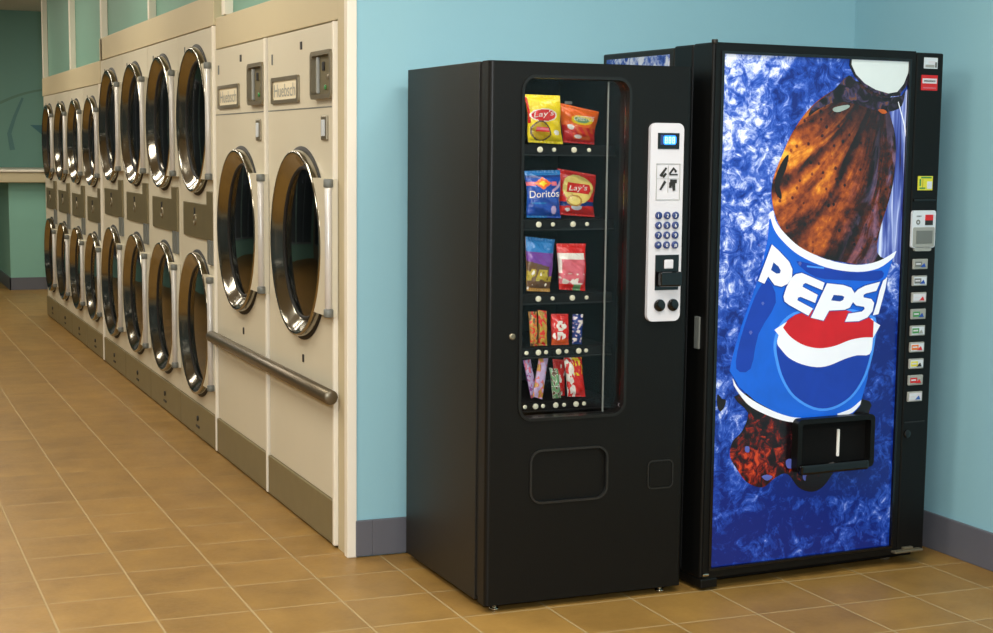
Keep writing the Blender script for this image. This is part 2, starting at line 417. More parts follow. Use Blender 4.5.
for i in range(2):  # two more unseen windows on the far wall, added for those reflections
    x0 = -14.2 + i * 7.0
    struct(MB().plate([rect(x0, x0 + 6.4, 1.2, 8.2)], YF - .03, YF - .01, 'reflectpane').plate([rect(x0 - .12, x0 + 6.52, 1.08, 8.32), rect(x0, x0 + 6.4, 1.2, 8.2)], YF - .12, YF, 'mullion').box(x0 + 3.1, x0 + 3.3, YF - .1, YF - .03, 1.2, 8.2, 'mullion'), 'window_%d' % wn_); wn_ += 1
struct(MB().box(1.90, XR, YB - .05, YB, 0.015, .45, 'basegrey', .008).box(1.695, 1.90, YB - .05, YB, 0.015, .45, 'basegrey', .008), 'baseboard_back')
struct(MB().box(XR - .05, XR, YN, YB - .05, 0.0, .45, 'basegrey', .008), 'baseboard_right')
# wall above the dryers, and the cream boards that close the gap over them
struct(MB().box(XD + .12, XD + .5, 5.8, 28.2, 6.2, ZC, 'tealfar').box(XD + .12, XD + .5, -.885, 5.8, 6.41, ZC, 'tealfar').box(XD + .12, XD + 3.6, 28.2, 28.5, 0, ZC, 'tealfar'), 'wall_dryer')
struct(MB().box(XD + .01, XD + .12, -.769, 5.81, 6.40, 6.88, 'creamband', .01), 'trim_1')
struct(MB().box(XD - .02, XD + .12, 5.81, 17.45, 6.77, 7.25, 'creamband', .01), 'trim_2')
struct(MB().box(XD - .02, XD + .12, 17.45, 28.2, 6.27, 6.77, 'creamband', .01), 'trim_3')
struct(MB().box(XD + .01, 1.699, YB + .004, -.765, 0, 6.40, 'creamband').box(XD + .01, 1.699, YB + .004, -.886, 6.40, ZC, 'creamband').box(XD + .01, XD + .119, -.886, -.77, 6.40, ZC, 'creamband'), 'wall_jamb')
struct(MB().box(XD - .03, XD + .09, YB - .03, YB + .10, 0.0, ZC, 'whitetrim', .012), 'trim_4')
for i, y in enumerate((5.15, 11.4, 17.2, 22.3, 27.95)):
    struct(MB().box(XD - .02, XD + .12, y - (.07 if 6 < y < 12 else .1), y + (.07 if 6 < y < 12 else .1), 6.88 if y < 6 else 7.25 if y < 17.2 else 6.77, ZC, 'whitetrim', .01), 'trim_%d' % (5 + i))
struct(MB().box(XD + .02, XD + .5, 28.05, 28.22, 0, 6.27, 'creamband', .01), 'trim_10')
# far low wall with a counter board
struct(MB().box(1.42, XR, 36.7, YF, 0, 3.62, 'teallow').box(1.38, XR, 36.66, 36.7, 0, .42, 'basegrey').box(1.38, 1.42, 36.66, YF, 0, .42, 'basegrey'), 'wall_low')
ct = MB().box(.95, XR - .02, 36.35, YF - .02, 3.63, 3.98, 'creamband', .03).box(.90, XR - .02, 36.30, YF - .02, 3.98, 4.06, 'whitetrim', .02).build('counter_top')
tag(ct, 'cream counter board with a pale edge on the low teal wall at the far end', 'counter')
mu = MB()
arc = []
for i in range(22):
    t = i / 21; arc.append((-.3 + 4.6 * t, 5.1 + 2.1 * math.sin(t * PI * .55) - .3 * t))
def ribbon(pts, w0, w1):
    L, R = [], []
    for i, p in enumerate(pts):
        a = Vector(pts[max(i - 1, 0)]); b = Vector(pts[min(i + 1, len(pts) - 1)]); d = (b - a).normalized(); n = Vector((-d.y, d.x))
        w = (w0 + (w1 - w0) * i / (len(pts) - 1)) / 2; L.append(tuple(Vector(p) + n * w)); R.append(tuple(Vector(p) - n * w))
    return L + R[::-1]
M['mural1'] = plain('faded mural line', '#6a9280', 0.6)
M['mural2'] = plain('faded mural blue', '#5c8a88', 0.6)
M['mural3'] = plain('mural blue triangle', '#487c84', 0.6)
mu.plate([ribbon(arc, .14, .05)], YF - .03, YF - .005, 'mural1')
mu.plate([ribbon([(2.5, 6.6), (2.2, 5.9), (2.0, 5.3), (2.1, 4.7)], .08, .18)], YF - .03, YF - .005, 'mural2')
mu.plate([[(2.75, 5.62), (4.3, 5.62), (3.7, 5.0), (3.3, 5.15)]], YF - .03, YF - .005, 'mural3')
tag(mu.build('wall_mural'), 'faint painted arc and small blue wedge on the teal far wall', 'mural')

# ================================================================== DRYERS
def door_parts(root, zc, r, yc, hz0, hz1, yh):
    """round door seen from the aisle: outward is -X"""
    ax = (-1, 0, 0); c = (0, yc, zc)
    d = bpy.data.objects.new('door', None)
    # door panel: cream flange plus hinge plate
    mb = MB()
    th = math.asin(min(.999, (hz1 - zc) / (r * 1.0))); tl = math.asin(max(-.999, (hz0 - zc) / (r * 1.0)))
    arc_ = [(yc - r * 1.0 * math.cos(tl + (th - tl) * i / 24), zc + r * 1.0 * math.sin(tl + (th - tl) * i / 24)) for i in range(25)]
    mb.plate([[(yh, hz0)] + arc_ + [(yh, hz1)]], -.10, -.004, 'cream', 'YZ')
    mb.lathe([(r * 1.04, .004), (r * 1.04, .012), (r * .99, .012)], c, ax, 'rubber', 64)  # dark ring on the front, standing in for the bezel's shadow
    door = mb.build('door', root)
    ring = MB().lathe([(r * 1.0, -.02), (r * 1.0, .09), (r * .99, .112), (r * .97, .118), (r * .955, .105), (r * .91, .07), (r * .845, -.01), (r * .82, -.025)], c, ax, 'brass', 72)
    ring.build('bezel', door)
    gk = MB().lathe([(r * .83, -.02), (r * .81, .0), (r * .785, -.03)], c, ax, 'rubber', 64); gk.build('gasket', door)
    MB().lathe([(0, .02), (r * .3, .012), (r * .6, -.006), (r * .80, -.025)], c, ax, 'drumglass', 48).build('door_glass', door)
    MB().lathe([(r * .80, -.06), (r * .76, -.14), (r * .76, -.75), (r * .7, -.8), (0, -.8)], c, ax, 'drum', 40).build('drum', root)
    h = MB().box(-.125, -.10, yh, yh + .12, hz0 + .03, hz1 - .03, 'hingewhite', .01).cyl((-.115, yh + .01, hz0 + .1), (-.115, yh + .01, hz1 - .1), .045, 'hingewhite', 14)
    h.build('hinge', door)
    MB().cyl((-.115, yh + .01, hz1 - .1), (-.115, yh + .01, hz1), .06, 'midgrey', 12).build('hinge_pin', door)
    MB().cyl((-.115, yh + .01, hz0), (-.115, yh + .01, hz0 + .1), .06, 'midgrey', 12).build('hinge_pin', door)
    return door
def body(w, h, holes, x1=3.2):
    """cabinet of a dryer: front sheet with round openings, sides, top"""
    mb = MB()
    mb.plate([rect(.012, w - .012, .58, h)] + [circ(yc, zc, rr, 48) for yc, zc, rr in holes], 0, .05, 'cream', 'YZ')
    mb.box(.05, x1, .012, .05, .02, h - .01, 'cream').box(.05, x1, w - .05, w - .012, .02, h - .01, 'cream').box(.05, x1, .05, w - .05, h - .05, h - .01, 'cream').box(x1, x1 + .04, .02, w - .02, .02, h - .01, 'cream')
    return mb
def big_dryer(loc, label):
    w, h = 3.28, 6.38
    t = thing('tumble_dryer', label, 'clothes dryer', loc, 0, 'large single dryers')
    yc, zc, r = 1.57, 3.66, 1.20
    b = body(w, h, [(yc, zc, r * .87)])
    b.box(-.004, 0, .02, w - .02, 5.375, 5.39, 'midgrey')
    b.build('cabinet', t)
    MB().box(-.03, .03, .012, w - .012, .03, .57, 'kick', .01).build('kick_panel', t)
    MB().box(-.045, .02, 0.0, .07, .03, h, 'whitetrim', .012).build('edge_strip', t)
    door_parts(t, zc, r, yc, 2.86, 4.52, -.03)
    # coin unit
    cb = MB().plate([rrect(.04, .94, 5.48, 6.06, .08), rrect(.11, .87, 5.535, 6.005, .05)], -.07, 0.02, 'steel', 'YZ')
    cb.plate([rrect(.09, .90, 5.51, 6.02, .05)], -.012, 0.0, 'band', 'YZ')
    cu = cb.build('coin_unit', t)
    MB().box(-.05, -.012, .68, .73, 5.55, 5.99, 'grey', .01).build('slot_guide', cu)
    MB().box(-.03, -.012, .46, .55, 5.82, 5.93, 'rubber', .01).build('coin_slot', cu)
    MB().cyl((-.012, .28, 5.74), (-.03, .28, 5.74), .035, 'steel', 12).build('lock', cu)
    MB().cyl((-.012, .42, 5.62), (-.03, .42, 5.62), .03, 'green', 12).build('button', cu)
    # name plate
    pl = MB().plate([rrect(1.64, 3.02, 5.47, 5.82, .04), rrect(1.72, 2.94, 5.52, 5.77, .03)], -.03, 0.01, 'steel', 'YZ').build('name_plate_frame', t)
    np_ = MB().plate([rect(1.70, 2.96, 5.51, 5.78)], -.012, 0.0, 'paper', 'YZ')
    text_loops_mesh(np_, 'Huebsch', 2.88, 5.56, .17, -.016, 'grey', wid=1.06, plane='YZ', flip=-1)
    np_.build('name_plate', t)
    MB().box(-.03, 0.01, .36, .60, 4.98, 5.28, 'steel', .015).box(-.04, -.03, .42, .54, 5.03, 5.23, 'skirt', .01).build('indicator_lamp', t)
    MB().box(-.012, 0.01, 1.52, 1.60, 6.13, 6.23, 'dark', .005).build('keyhole', t)
    MB().box(-.012, 0.01, 3.0, 3.05, 6.0, 6.14, 'midgrey', .005).build('vent_mark', t)
    MB().box(-.016, 0.01, 1.48, 1.53, 2.12, 2.22, 'dark', .004).build('screw', t)
    return t
big_dryer((XD, -.76, 0), 'large cream dryer with one round door, nearest the blue wall corner')
big_dryer((XD, 2.53, 0), 'large cream dryer with one round door, next to the double stacks')
def stack_dryer(loc, label, w, h, zu, zl, r, zb, group):
    t = thing('stacked_dryer', label, 'clothes dryer', loc, 0, group)
    yc = w * .5 - .04
    b = body(w, h, [(yc, zu, r * .87), (yc, zl, r * .87)])
    b.build('cabinet', t)
    k = MB().box(-.03, .03, .012, w - .012, .03, .57, 'kick', .01).build('kick_panel', t)
    MB().cyl((-.03, w * .5, .33), (-.05, w * .5, .33), .045, 'dark', 12).build('kick_panel_screw', k)
    MB().box(-.045, -.03, w * .5 - .12, w * .5 + .12, .17, .21, 'dark', .004).build('kick_panel_grip', k)
    for zc in (zu, zl):
        door_parts(t, zc, r, yc, zc - r * .80, zc + r * .74, .03)
    mid = zb
    p = MB().box(-.03, .01, .60, w - .42, mid - .30, mid + .28, 'band', .012).build('coin_panel', t)
    MB().lathe([(.10, .03), (.10, .045), (.05, .05), (.05, .035), (0, .035)], (0, w * .5 + .05, mid), (-1, 0, 0), 'steel', 16).build('coin_slot', p)
    MB().box(-.05, -.03, w * .5 + .03, w * .5 + .07, mid + .08, mid + .2, 'dark', .003).build('coin_return', p)
    for a in (.09, ):
        MB().box(-.045, .01, a, a + .47, mid - .28, mid + .50, 'band', .012).build('coin_chute_cover', t)
        MB().box(-.045, .01, a + .03, a + .20, mid - .68, mid - .28, 'midgrey', .012).build('vent_slot', t)
        MB().box(-.045, .01, a + .27, a + .44, mid - .68, mid - .28, 'midgrey', .012).build('vent_slot', t)
    MB().box(-.012, .01, w - .62, w - .57, h - .36, h - .20, 'midgrey', .004).build('top_mark', t)
    return t
lab_t = ['tall double stack dryer with two round doors, right beside the large single dryers',
         'tall double stack dryer, second one along from the large single dryers',
         'tall double stack dryer, third one along from the large single dryers',
         'tall double stack dryer at the step down to the lower stacks']
st = stack_dryer((XD, 5.81, 0), lab_t[0], 2.91, 6.76, 5.32, 1.95, 1.19, 3.68, 'tall stacked dryers')
for i in range(1, 4): dup(st, (XD, 5.81 + 2.91 * i, 0), lab_t[i])
MB().box(-.045, .02, 0.0, .06, .03, 6.76, 'whitetrim', .01).build('edge_strip', st)
lab_s = ['lower double stack dryer, first one past the step down from the tall stacks',
         'lower double stack dryer, second one past the step down',
         'lower double stack dryer, last but one before the far room',
         'lower double stack dryer at the far end of the row, by the low wall']
st = stack_dryer((XD, 17.46, 0), lab_s[0], 2.66, 6.26, 4.98, 1.84, 1.02, 3.42, 'lower stacked dryers')
for i in range(1, 4): dup(st, (XD, 17.46 + 2.67 * i, 0), lab_s[i])
MB().box(-.045, .02, 0.0, .08, .03, 6.26, 'whitetrim', .01).build('edge_strip', st)
# bar across the two large dryers
rail = thing('guard_rail', 'steel bar running across the fronts of the two large dryers', 'rail', (XD, 2.6, 1.90))
MB().cyl((-.12, -3.50, 0), (-.12, 3.15, 0), .09, 'railsteel', 20).build('bar', rail)
for y in (-2.9, 0, 2.8): MB().cyl((-.12, y, 0), (-.001, y, 0), .04, 'steel', 12).build('bracket', rail)

# ================================================================== SNACK MACHINE
SF = (2.2716, -3.9747, 0.0107)     # front left corner of the snack machine and its yaw
SW, SD, SZ0, SZ1 = 2.375, 2.45, .08, 5.794
sn = thing('snack_machine', 'black glass-front snack vending machine standing left of the blue drink machine', 'vending machine', (SF[0], SF[1], 0), SF[2])
DT = .26   # door thickness
def sp(px, py, d=0.0): return on_front(px, py, SF, d)
WX0, WX1, WZ0, WZ1 = .385, 1.60, 2.07, 5.63
mb = MB()
for a in ((.0, .04, DT + .03, SD, SZ0, SZ1), (SW - .04, SW, DT + .03, SD, SZ0, SZ1), (.04, SW - .04, DT + .03, SD, SZ1 - .04, SZ1), (.04, SW - .04, DT + .03, SD, SZ0, SZ0 + .06), (.04, SW - .04, SD - .05, SD, SZ0 + .06, SZ1 - .04)):
    mb.box(*a, 'black', .006)
mb.box(1.68, 1.72, DT + .03, SD - .05, SZ0 + .06, SZ1 - .04, 'blackmatte').box(.04, 1.68, DT + .05, SD - .05, 1.85, 1.9, 'blackmatte').box(.04, 1.68, 1.9, 1.94, 1.9, SZ1 - .04, 'blackmatte')
mb.box(.02, .04, DT + .03, SD - .05, 2, SZ1 - .04, 'blackmatte')
mb.build('cabinet', sn)
# door with rounded vertical edges
TX0, TX1, TZ0, TZ1 = .50, 1.43, 1.14, 1.73
mb = MB().plate([rect(.05, SW - .05, SZ0 + .0, SZ1 - .0), rrect(WX0, WX1, WZ0, WZ1, .14), rrect(TX0 + .02, TX1 - .02, TZ0 + .02, TZ1 - .02, .12)], 0, .20, 'blackface')
for sgn, xc in ((-1, .05), (1, SW - .05)):
    a0, a1 = (PI, 1.5 * PI) if sgn < 0 else (1.5 * PI, 2 * PI)
    prof = [(xc + .05 * math.cos(a0 + (a1 - a0) * i / 6), .05 + .05 * math.sin(a0 + (a1 - a0) * i / 6)) for i in range(7)]
    prof = prof + [(xc, .20)] if False else prof
    pts = prof + ([(xc, .2), (xc - .05, .2)] if sgn < 0 else [(xc + .05, .2), (xc, .2)])
    mb.plate([pts], SZ0, SZ1, 'blackface', 'XY')
door = mb.build('door', sn)
MB().box(.02, SW - .02, .2, DT + .03, SZ0 + .05, SZ0 + .1, 'rubber').box(.02, .06, .2, DT + .03, SZ0 + .1, SZ1 - .05, 'rubber').box(SW - .06, SW - .02, .2, DT + .03, SZ0 + .1, SZ1 - .05, 'rubber').box(.02, SW - .02, .2, DT + .03, SZ1 - .05, SZ1 - .01, 'rubber').build('door_gasket', sn)
def frame(name, x0, x1, z0, z1, r, w, d0, d1, m, par):
    return MB().plate([rrect(x0, x1, z0, z1, r), rrect(x0 + w, x1 - w, z0 + w, z1 - w, max(r - w, .01))], d0, d1, m).build(name, par)
frame('window_frame', WX0 - .03, WX1 + .03, WZ0 - .03, WZ1 + .03, .16, .032, -.018, .05, 'framegrey', door)
MB().plate([rrect(WX0 + .005, WX1 - .005, WZ0 + .005, WZ1 - .005, .13)], .06, .075, 'glass').build('window_glass', door)
MB().box(1.372, 1.385, .04, .058, WZ0 + .02, WZ1 - .02, 'midgrey').build('glass_edge_strip', door)
frame('tray_frame', TX0, TX1, TZ0, TZ1, .14, .022, -.018, .02, 'darkedge', door)
MB().plate([rrect(TX0 + .022, TX1 - .022, TZ0 + .022, TZ1 - .022, .118)], .03, .06, 'blackface').build('delivery_flap', door)
frame('lock_plate_rim', 1.92, 2.24, 1.20, 1.52, .06, .014, -.01, .01, 'darkedge', door)
MB().plate([rrect(1.945, 2.215, 1.225, 1.495, .05)], -.006, .01, 'blackface').build('lock_plate', door)
MB().lathe([(.035, 0), (.035, .015), (.015, .02), (0, .012)], (.28, 0, 2.95), (0, -1, 0), 'steel', 16).build('key_lock', door)
MB().cyl((.035, .1, .10), (.035, .1, .22), .03, 'steel', 10).build('hinge', sn)
for x in (.16, 2.17):
    for y in (.12, SD - .2):
        f = MB().cyl((x, y, .02), (x, y, .14), .028, 'chrome', 12).cyl((x, y, 0), (x, y, .025), .05, 'chrome', 14).build('foot', sn)
# control panel
x0, z1 = sp(647.5, 122.5); x1, z0 = sp(681, 321.5)
x0, x1 = 1.845, 2.25; z0, z1 = 3.06, 5.19
cp = MB().plate([rrect(x0, x1, z0, z1, .07)], -.05, .01, 'white').build('control_panel', door)
cpx = lambda px, py: sp(px, py, -.05)
def R2(px0, py0, px1, py1, f=cpx):
    a, b = f(px0, py0), f(px1, py1); return min(a[0], b[0]), max(a[0], b[0]), min(a[1], b[1]), max(a[1], b[1])
# the panel's own column positions measured in the photo
dx0, dx1, dz0, dz1 = 1.93, 2.19, 4.915, 5.085
MB().plate([rect(dx0, dx1, dz0, dz1)], -.058, -.05, 'blackgloss').plate([rect(dx0 + .03, dx1 - .05, dz0 + .045, dz1 - .02)], -.062, -.058, 'navy').build('screen', sn).parent = cp
mb = MB()
for k in range(3):
    for (a, b, c, d) in ((0, .03, .0, .008), (0, .03, .03, .038), (0, .03, .06, .068), (0, .008, 0, .068), (.022, .03, 0, .068)):
        mb.plate([rect(2.01 + k * .045 + a, 2.01 + k * .045 + b, 4.975 + c, 4.975 + d)], -.066, -.062, 'ledhi')
mb.plate([rrect(1.99, 2.15, 4.96, 5.06, .03)], -.064, -.0625, 'led')
mb.build('digits', cp)
mb = MB().plate([rect(1.92, 2.21, 4.37, 4.76), rect(1.926, 2.204, 4.376, 4.754)], -.056, -.05, 'grey')
mb.plate([rect(2.062, 2.066, 4.45, 4.74)], -.055, -.05, 'grey').plate([rect(1.93, 2.2, 4.597, 4.60)], -.055, -.05, 'grey')
for (cx, cz, kind) in ((2.01, 4.665, 0), (2.13, 4.67, 1), (2.00, 4.53, 2), (2.13, 4.53, 3)):
    if kind == 0: mb.plate([ribbon([(cx - .04, cz - .04), (cx + .03, cz + .05)], .03, .02)], -.058, -.05, 'dark').plate([ribbon([(cx - .01, cz - .05), (cx + .03, cz - .01)], .03, .02)], -.058, -.05, 'dark')
    if kind == 1: mb.plate([ribbon([(cx - .05, cz - .02), (cx, cz + .04), (cx + .03, cz + .0)], .02, .03)], -.058, -.05, 'dark').plate([rect(cx - .05, cx + .05, cz - .035, cz - .02)], -.058, -.05, 'dark')
    if kind == 2: mb.plate([ribbon([(cx - .03, cz - .05), (cx + .03, cz + .04)], .018, .03)], -.058, -.05, 'dark')
    if kind == 3: mb.plate([rect(cx - .04, cx + .04, cz + .02, cz + .06)], -.058, -.05, 'dark').plate([ribbon([(cx, cz + .03), (cx + .01, cz - .06)], .04, .03)], -.058, -.05, 'dark').plate([rect(cx - .05, cx - .02, cz - .03, cz + .03)], -.058, -.05, 'dark')
mb.build('instruction_card', cp)
for r_ in range(4):
    for c_ in range(3):
        x, z = 1.955 + c_ * .103, 4.205 - r_ * .106
        k = MB().cyl((x, -.05, z), (x, -.075, z), .04, 'navy', 16)
        text_loops_mesh(k, ['123', '456', '789', '*0#'][r_][c_], x - .014, z - .02, .04, -.078, 'whitelet')
        k.build('key', cp)
b = MB().plate([rect(1.93, 2.215, 3.40, 3.78)], -.062, -.05, 'blackgloss').box(1.95, 2.22, -.14, -.06, 3.44, 3.60, 'blackgloss', .02).build('bill_acceptor', cp)
MB().box(2.03, 2.14, -.085, -.06, 3.63, 3.73, 'white', .012).build('bill_slot', b)
for x in (1.99, 2.155): MB().cyl((x, -.05, 3.235), (x, -.075, 3.235), .066, 'blackgloss', 24).build('coin_button', cp)

lampb = MB().box(.22, .30, .27, .32, 2.1, 5.6, 'lamp2', .01).build('interior_lamp', sn)
MB().box(.45, 1.55, .30, .38, 5.67, 5.73, 'lamp2', .01).build('interior_lamp', sn)
# shelves inside, then goods
shelf_d = .42
rows = [  # pixel height of the tags, tag positions
    (149.8, (540, 554, 574, 589)), (224.3, (538.7, 553, 573, 587)), (298.2, (538.4, 552.6, 572.3, 586.5)),
    (351.6, (526.5, 538.4, 546, 558.6, 566.4, 578.7, 586)), (405, (525, 535.6, 543, 555.7, 564, 576, 584))]
shelf_z = []
for py, tags in rows:
    zt = sp(560, py, shelf_d - .02)[1]
    shelf_z.append(zt + .055)
    s_ = MB().box(.06, 1.66, shelf_d, 1.85, zt + .03, zt + .05, 'blackmatte').box(.06, 1.66, shelf_d - .012, shelf_d + .01, zt - .06, zt + .05, 'blackmatte').box(.06, 1.66, shelf_d - .02, shelf_d - .012, zt - .065, zt - .05, 'framegrey').build('shelf', sn)
    for i, px in enumerate(tags):
        tx = sp(px, py, shelf_d - .02)[0]
        rr = .031 if (i % 2 == (0 if len(tags) == 4 else 1)) else .022
        MB().cyl((tx, shelf_d - .012, zt), (tx, shelf_d - .03, zt), rr, 'offwhite', 14).build('price_tag', s_)
    MB().box(1.24, 1.33, shelf_d + .4, shelf_d + .41, zt + .50, zt + .53, 'midgrey').build('shelf_clip', s_)

def to_world(u, d, z):
    x, y, a = SF
    return (x + math.cos(a) * u - math.sin(a) * d, y + math.sin(a) * u + math.cos(a) * d, z)
def bag(name, label, cat, quad, shelf, paint, extra=None, depth=.16, group=None, tilt=0.0, back=0.0):
    """soft packet: quad = four photo corners TL, TR, BR, BL; paint(u, v) -> material, u right, v up, both 0..1"""
    fd = shelf_d + .03 + back
    q = [sp(x, y, fd + depth * .3) for x, y in quad]
    zs = shelf_z[shelf]
    dz = zs + .004 - min(q[2][1], q[3][1])
    q = [(a, b + (dz if i > 1 else dz * .5)) for i, (a, b) in enumerate(q)]
    cx = (q[2][0] + q[3][0]) / 2
    nx, nz = 44, 60
    mb = MB(); grid = []
    rnd = random.Random(name + label)
    ph = [rnd.uniform(0, 6.28) for _ in range(4)]
    for side in (0, 1):
        g = []
        for j in range(nz + 1):
            v = j / nz; row = []
            for i in range(nx + 1):
                u = i / nx
                us = u; ww = depth / .16
                u = .5 + (u - .5) * (1 - .05 * ww * math.sin(PI * v) ** 2 + .02 * math.sin(7 * v + ph[3])) + .012 * ww * math.sin(8 * v + ph[2])
                x = (q[3][0] * (1 - u) + q[2][0] * u) * (1 - v) + (q[0][0] * (1 - u) + q[1][0] * u) * v
                z = (q[3][1] * (1 - u) + q[2][1] * u) * (1 - v) + (q[0][1] * (1 - u) + q[1][1] * u) * v
                u = us
                vv = min(1, max(0, (v - .05) / .9)); e = (max(0, 1 - abs(2 * vv - 1) ** 2.6)) ** .6 * (max(0, 1 - abs(2 * u - 1) ** 2.8)) ** .6
                pinch = 1 - .05 * math.sin(PI * vv) * abs(2 * u - 1) ** 3
                wr = .02 * depth / .16 * (math.sin(9 * u + ph[0] + 5 * v) * math.sin(11 * v + ph[1]) + .6 * math.sin(21 * v + ph[2] + 8 * u)) * e
                y = fd + depth / 2 + (-1 if side == 0 else 1) * (depth / 2 * e + .004) + (wr if side == 0 else 0)
                if v < .05 or v > .95: y += .005 * math.sin(60 * u)
                y = max(y, fd)
                row.append(mb.bm.verts.new((x - cx, y - fd - depth / 2, z - zs)))
            g.append(row)
        grid.append(g)
    for side in (0, 1):
        g = grid[side]
        for j in range(nz):
            for i in range(nx):
                f = mb.bm.faces.new([g[j][i], g[j][i + 1], g[j + 1][i + 1], g[j + 1][i]]); f.smooth = True
                f.material_index = mb.mi(paint((i + .5) / nx, (j + .5) / nz) if side == 0 else paint(.02, .5))
    A, B = grid
    for j in range(nz):
        for i in (0, nx): mb.bm.faces.new([A[j][i], A[j + 1][i], B[j + 1][i], B[j][i]]).material_index = 0
    for i in range(nx):
        for j in (0, nz): mb.bm.faces.new([A[j][i], A[j][i + 1], B[j][i + 1], B[j][i]]).material_index = 0
    def at(u, v):
        x = (q[3][0] * (1 - u) + q[2][0] * u) * (1 - v) + (q[0][0] * (1 - u) + q[1][0] * u) * v
        z = (q[3][1] * (1 - u) + q[2][1] * u) * (1 - v) + (q[0][1] * (1 - u) + q[1][1] * u) * v
        return x - cx, z - zs
    ft = -depth / 2 - .024
    if extra: extra(mb, at, ft, q[1][0] - q[0][0], q[0][1] - q[3][1])
    o = mb.build(name); o.location = to_world(cx, fd + depth / 2, zs); o.rotation_euler = (0, 0, SF[2])
    tag(o, label, cat, group)
    return o
def packet(name, col):
    t = NT(name); c = lin(col); co = t.coord()
    nz = t.n('ShaderNodeTexNoise', i_Scale=70.0, i_Detail=4.0); t.l(co, nz.inputs['Vector'])
    t.l(t.mix(nz.outputs[0], tuple(x * .8 for x in c[:3]) + (1,), tuple(min(1, x * 1.2) for x in c[:3]) + (1,)), t.b.inputs['Base Color'])
    n2 = t.n('ShaderNodeTexNoise', i_Scale=42.0, i_Detail=2.0, i_Distortion=1.5); t.l(co, n2.inputs['Vector'])
    bp = t.n('ShaderNodeBump', i_Strength=.8, i_Distance=0.006); t.l(n2.outputs[0], bp.inputs['Height']); t.l(bp.outputs[0], t.b.inputs['Normal'])
    t.b.inputs['Roughness'].default_value = .25; t.b.inputs['Coat Weight'].default_value = .4
    return t.m
for k, c in dict(by='#e6cf1c', bgold='#b99a12', bred='#cf2420', bor='#e8681c', bblue='#1d4aa6', bdblue='#173478', bpaly='#ecd878', btoast='#b98a3c', bwhite='#e9e4da', bpurp='#6c3a94', bcyan='#2372b4', bbrown='#5e4530', bolive='#a7962f', bpink='#d86a78', bgreen='#6c9a6a', blil='#b7a4c8', bor2='#d9571e').items():
    M[k] = packet('packet ' + k[1:], c)
def p_lays(u, v):
    if v > .955 or v < .045: return 'by'
    d = math.hypot((u - .33) / .27, (v - .25) / .2)
    if abs(d - 1) < .08: return 'bbrown'
    if d < 1:
        if .24 < v < .34 and abs(u - .38) < .19: return 'bred' if (v > .32 or v < .26) else 'bpink'
        return 'bgold'
    e = math.hypot((u - .43 - (v - .6) * .3) / .36, (v - .58) / .12)
    if e < 1: return 'bred'
    if e < 1.12: return 'bwhite'
    if math.hypot((u - .8) / .09, (v - .23) / .055) < 1: return 'bwhite'
    if u < .05 and v > .4: return 'bred'
    return 'by'
def x_lays(mb, at, y, w, h):
    x, z = at(.10, .52); text_loops_mesh(mb, "Lay's", x, z, h * .15, y, 'bwhite', wid=w * .58, rot=.12, shear=.2)
bag('chip_bag', 'yellow potato chip bag at the left of the top shelf', 'chip bag', [(526, 95.5), (561, 97), (563.5, 147), (529.5, 145)], 0, p_lays, x_lays, group='bags of chips in the snack machine')
def p_cheetos(u, v):
    if math.hypot((u - .52 - (v - .65) * .2) / .30, (v - .64) / .13) < 1: return 'by' if math.hypot((u - .5) / .2, (v - .64) / .08) > 1 else 'bgreen'
    if v < .12: return 'bred'
    if u > .8 and v < .3: return 'bred'
    if u < .25 and v < .35: return 'bred'
    if math.hypot((u - .2) / .09, (v - .42) / .07) < 1: return 'bwhite'
    if math.hypot((u - .4) / .12, (v - .18) / .05) < 1: return 'bwhite'
    if .2 < v < .45: return 'bor2' if int((u + v * .6) * 9) % 2 else 'bred'
    return 'bor'
def x_che(mb, at, y, w, h):
    x, z = at(.26, .60); text_loops_mesh(mb, "CHEETOS", x, z, h * .12, y, 'bwhite', wid=w * .5, rot=-.05, shear=.2)
bag('chip_bag', 'orange and red snack bag leaning at the right of the top shelf', 'chip bag', [(560, 104), (600, 113), (595, 147.5), (564, 145)], 0, p_cheetos, x_che, back=.18, group='bags of chips in the snack machine')
def p_dor(u, v):
    a = abs(u - .42) / .24 + abs(v - .73) / .13
    if a < .45: return 'by'
    if a < 1: return 'bor'
    if .68 < v < .76 and (u < .2 or .66 < u < .82): return 'bpink'
    if .30 < v < .34 and .1 < u < .55: return 'bcyan'
    if math.hypot((u - .76) / .08, (v - .17) / .09) < 1: return 'blil'
    if v < .3 and u < .6: return 'bcyan' if v < .05 else 'bblue'
    if abs(v - .62 - (u - .8) * .7) < .04 and u > .7: return 'blil'
    if v > .9: return 'bcyan'
    return 'bblue' if (v < .85) else 'bdblue'
def x_dor(mb, at, y, w, h):
    x, z = at(.0, .43); text_loops_mesh(mb, "Doritos", x, z, h * .15, y, 'bwhite', wid=w * .82, rot=.04)
bag('chip_bag', 'blue tortilla chip bag with an orange diamond on the second shelf', 'chip bag', [(526, 171), (561.5, 170), (561.5, 218.5), (528, 218)], 1, p_dor, x_dor, group='bags of chips in the snack machine')
def p_lays2(u, v):
    d = math.hypot((u - .46) / .42, (v - .60) / .32)
    if math.hypot((u - .36) / .22, (v - .34) / .13) < 1: return 'bpaly' if math.hypot((u - .36) / .17, (v - .34) / .09) < 1 else 'btoast'
    if d < 1: return 'bpaly' if (d > .78 or abs(v - .62) > .11) else 'bred' if abs(v - .62) < .12 else 'bpaly'
    if abs(v - .25 - u * .06) < .05: return 'bdblue'
    if math.hypot((u - .42) / .15, (v - .2) / .07) < 1: return 'skirt'
    if math.hypot((u - .18) / .06, (v - .13) / .04) < 1: return 'bwhite'
    return 'bred'
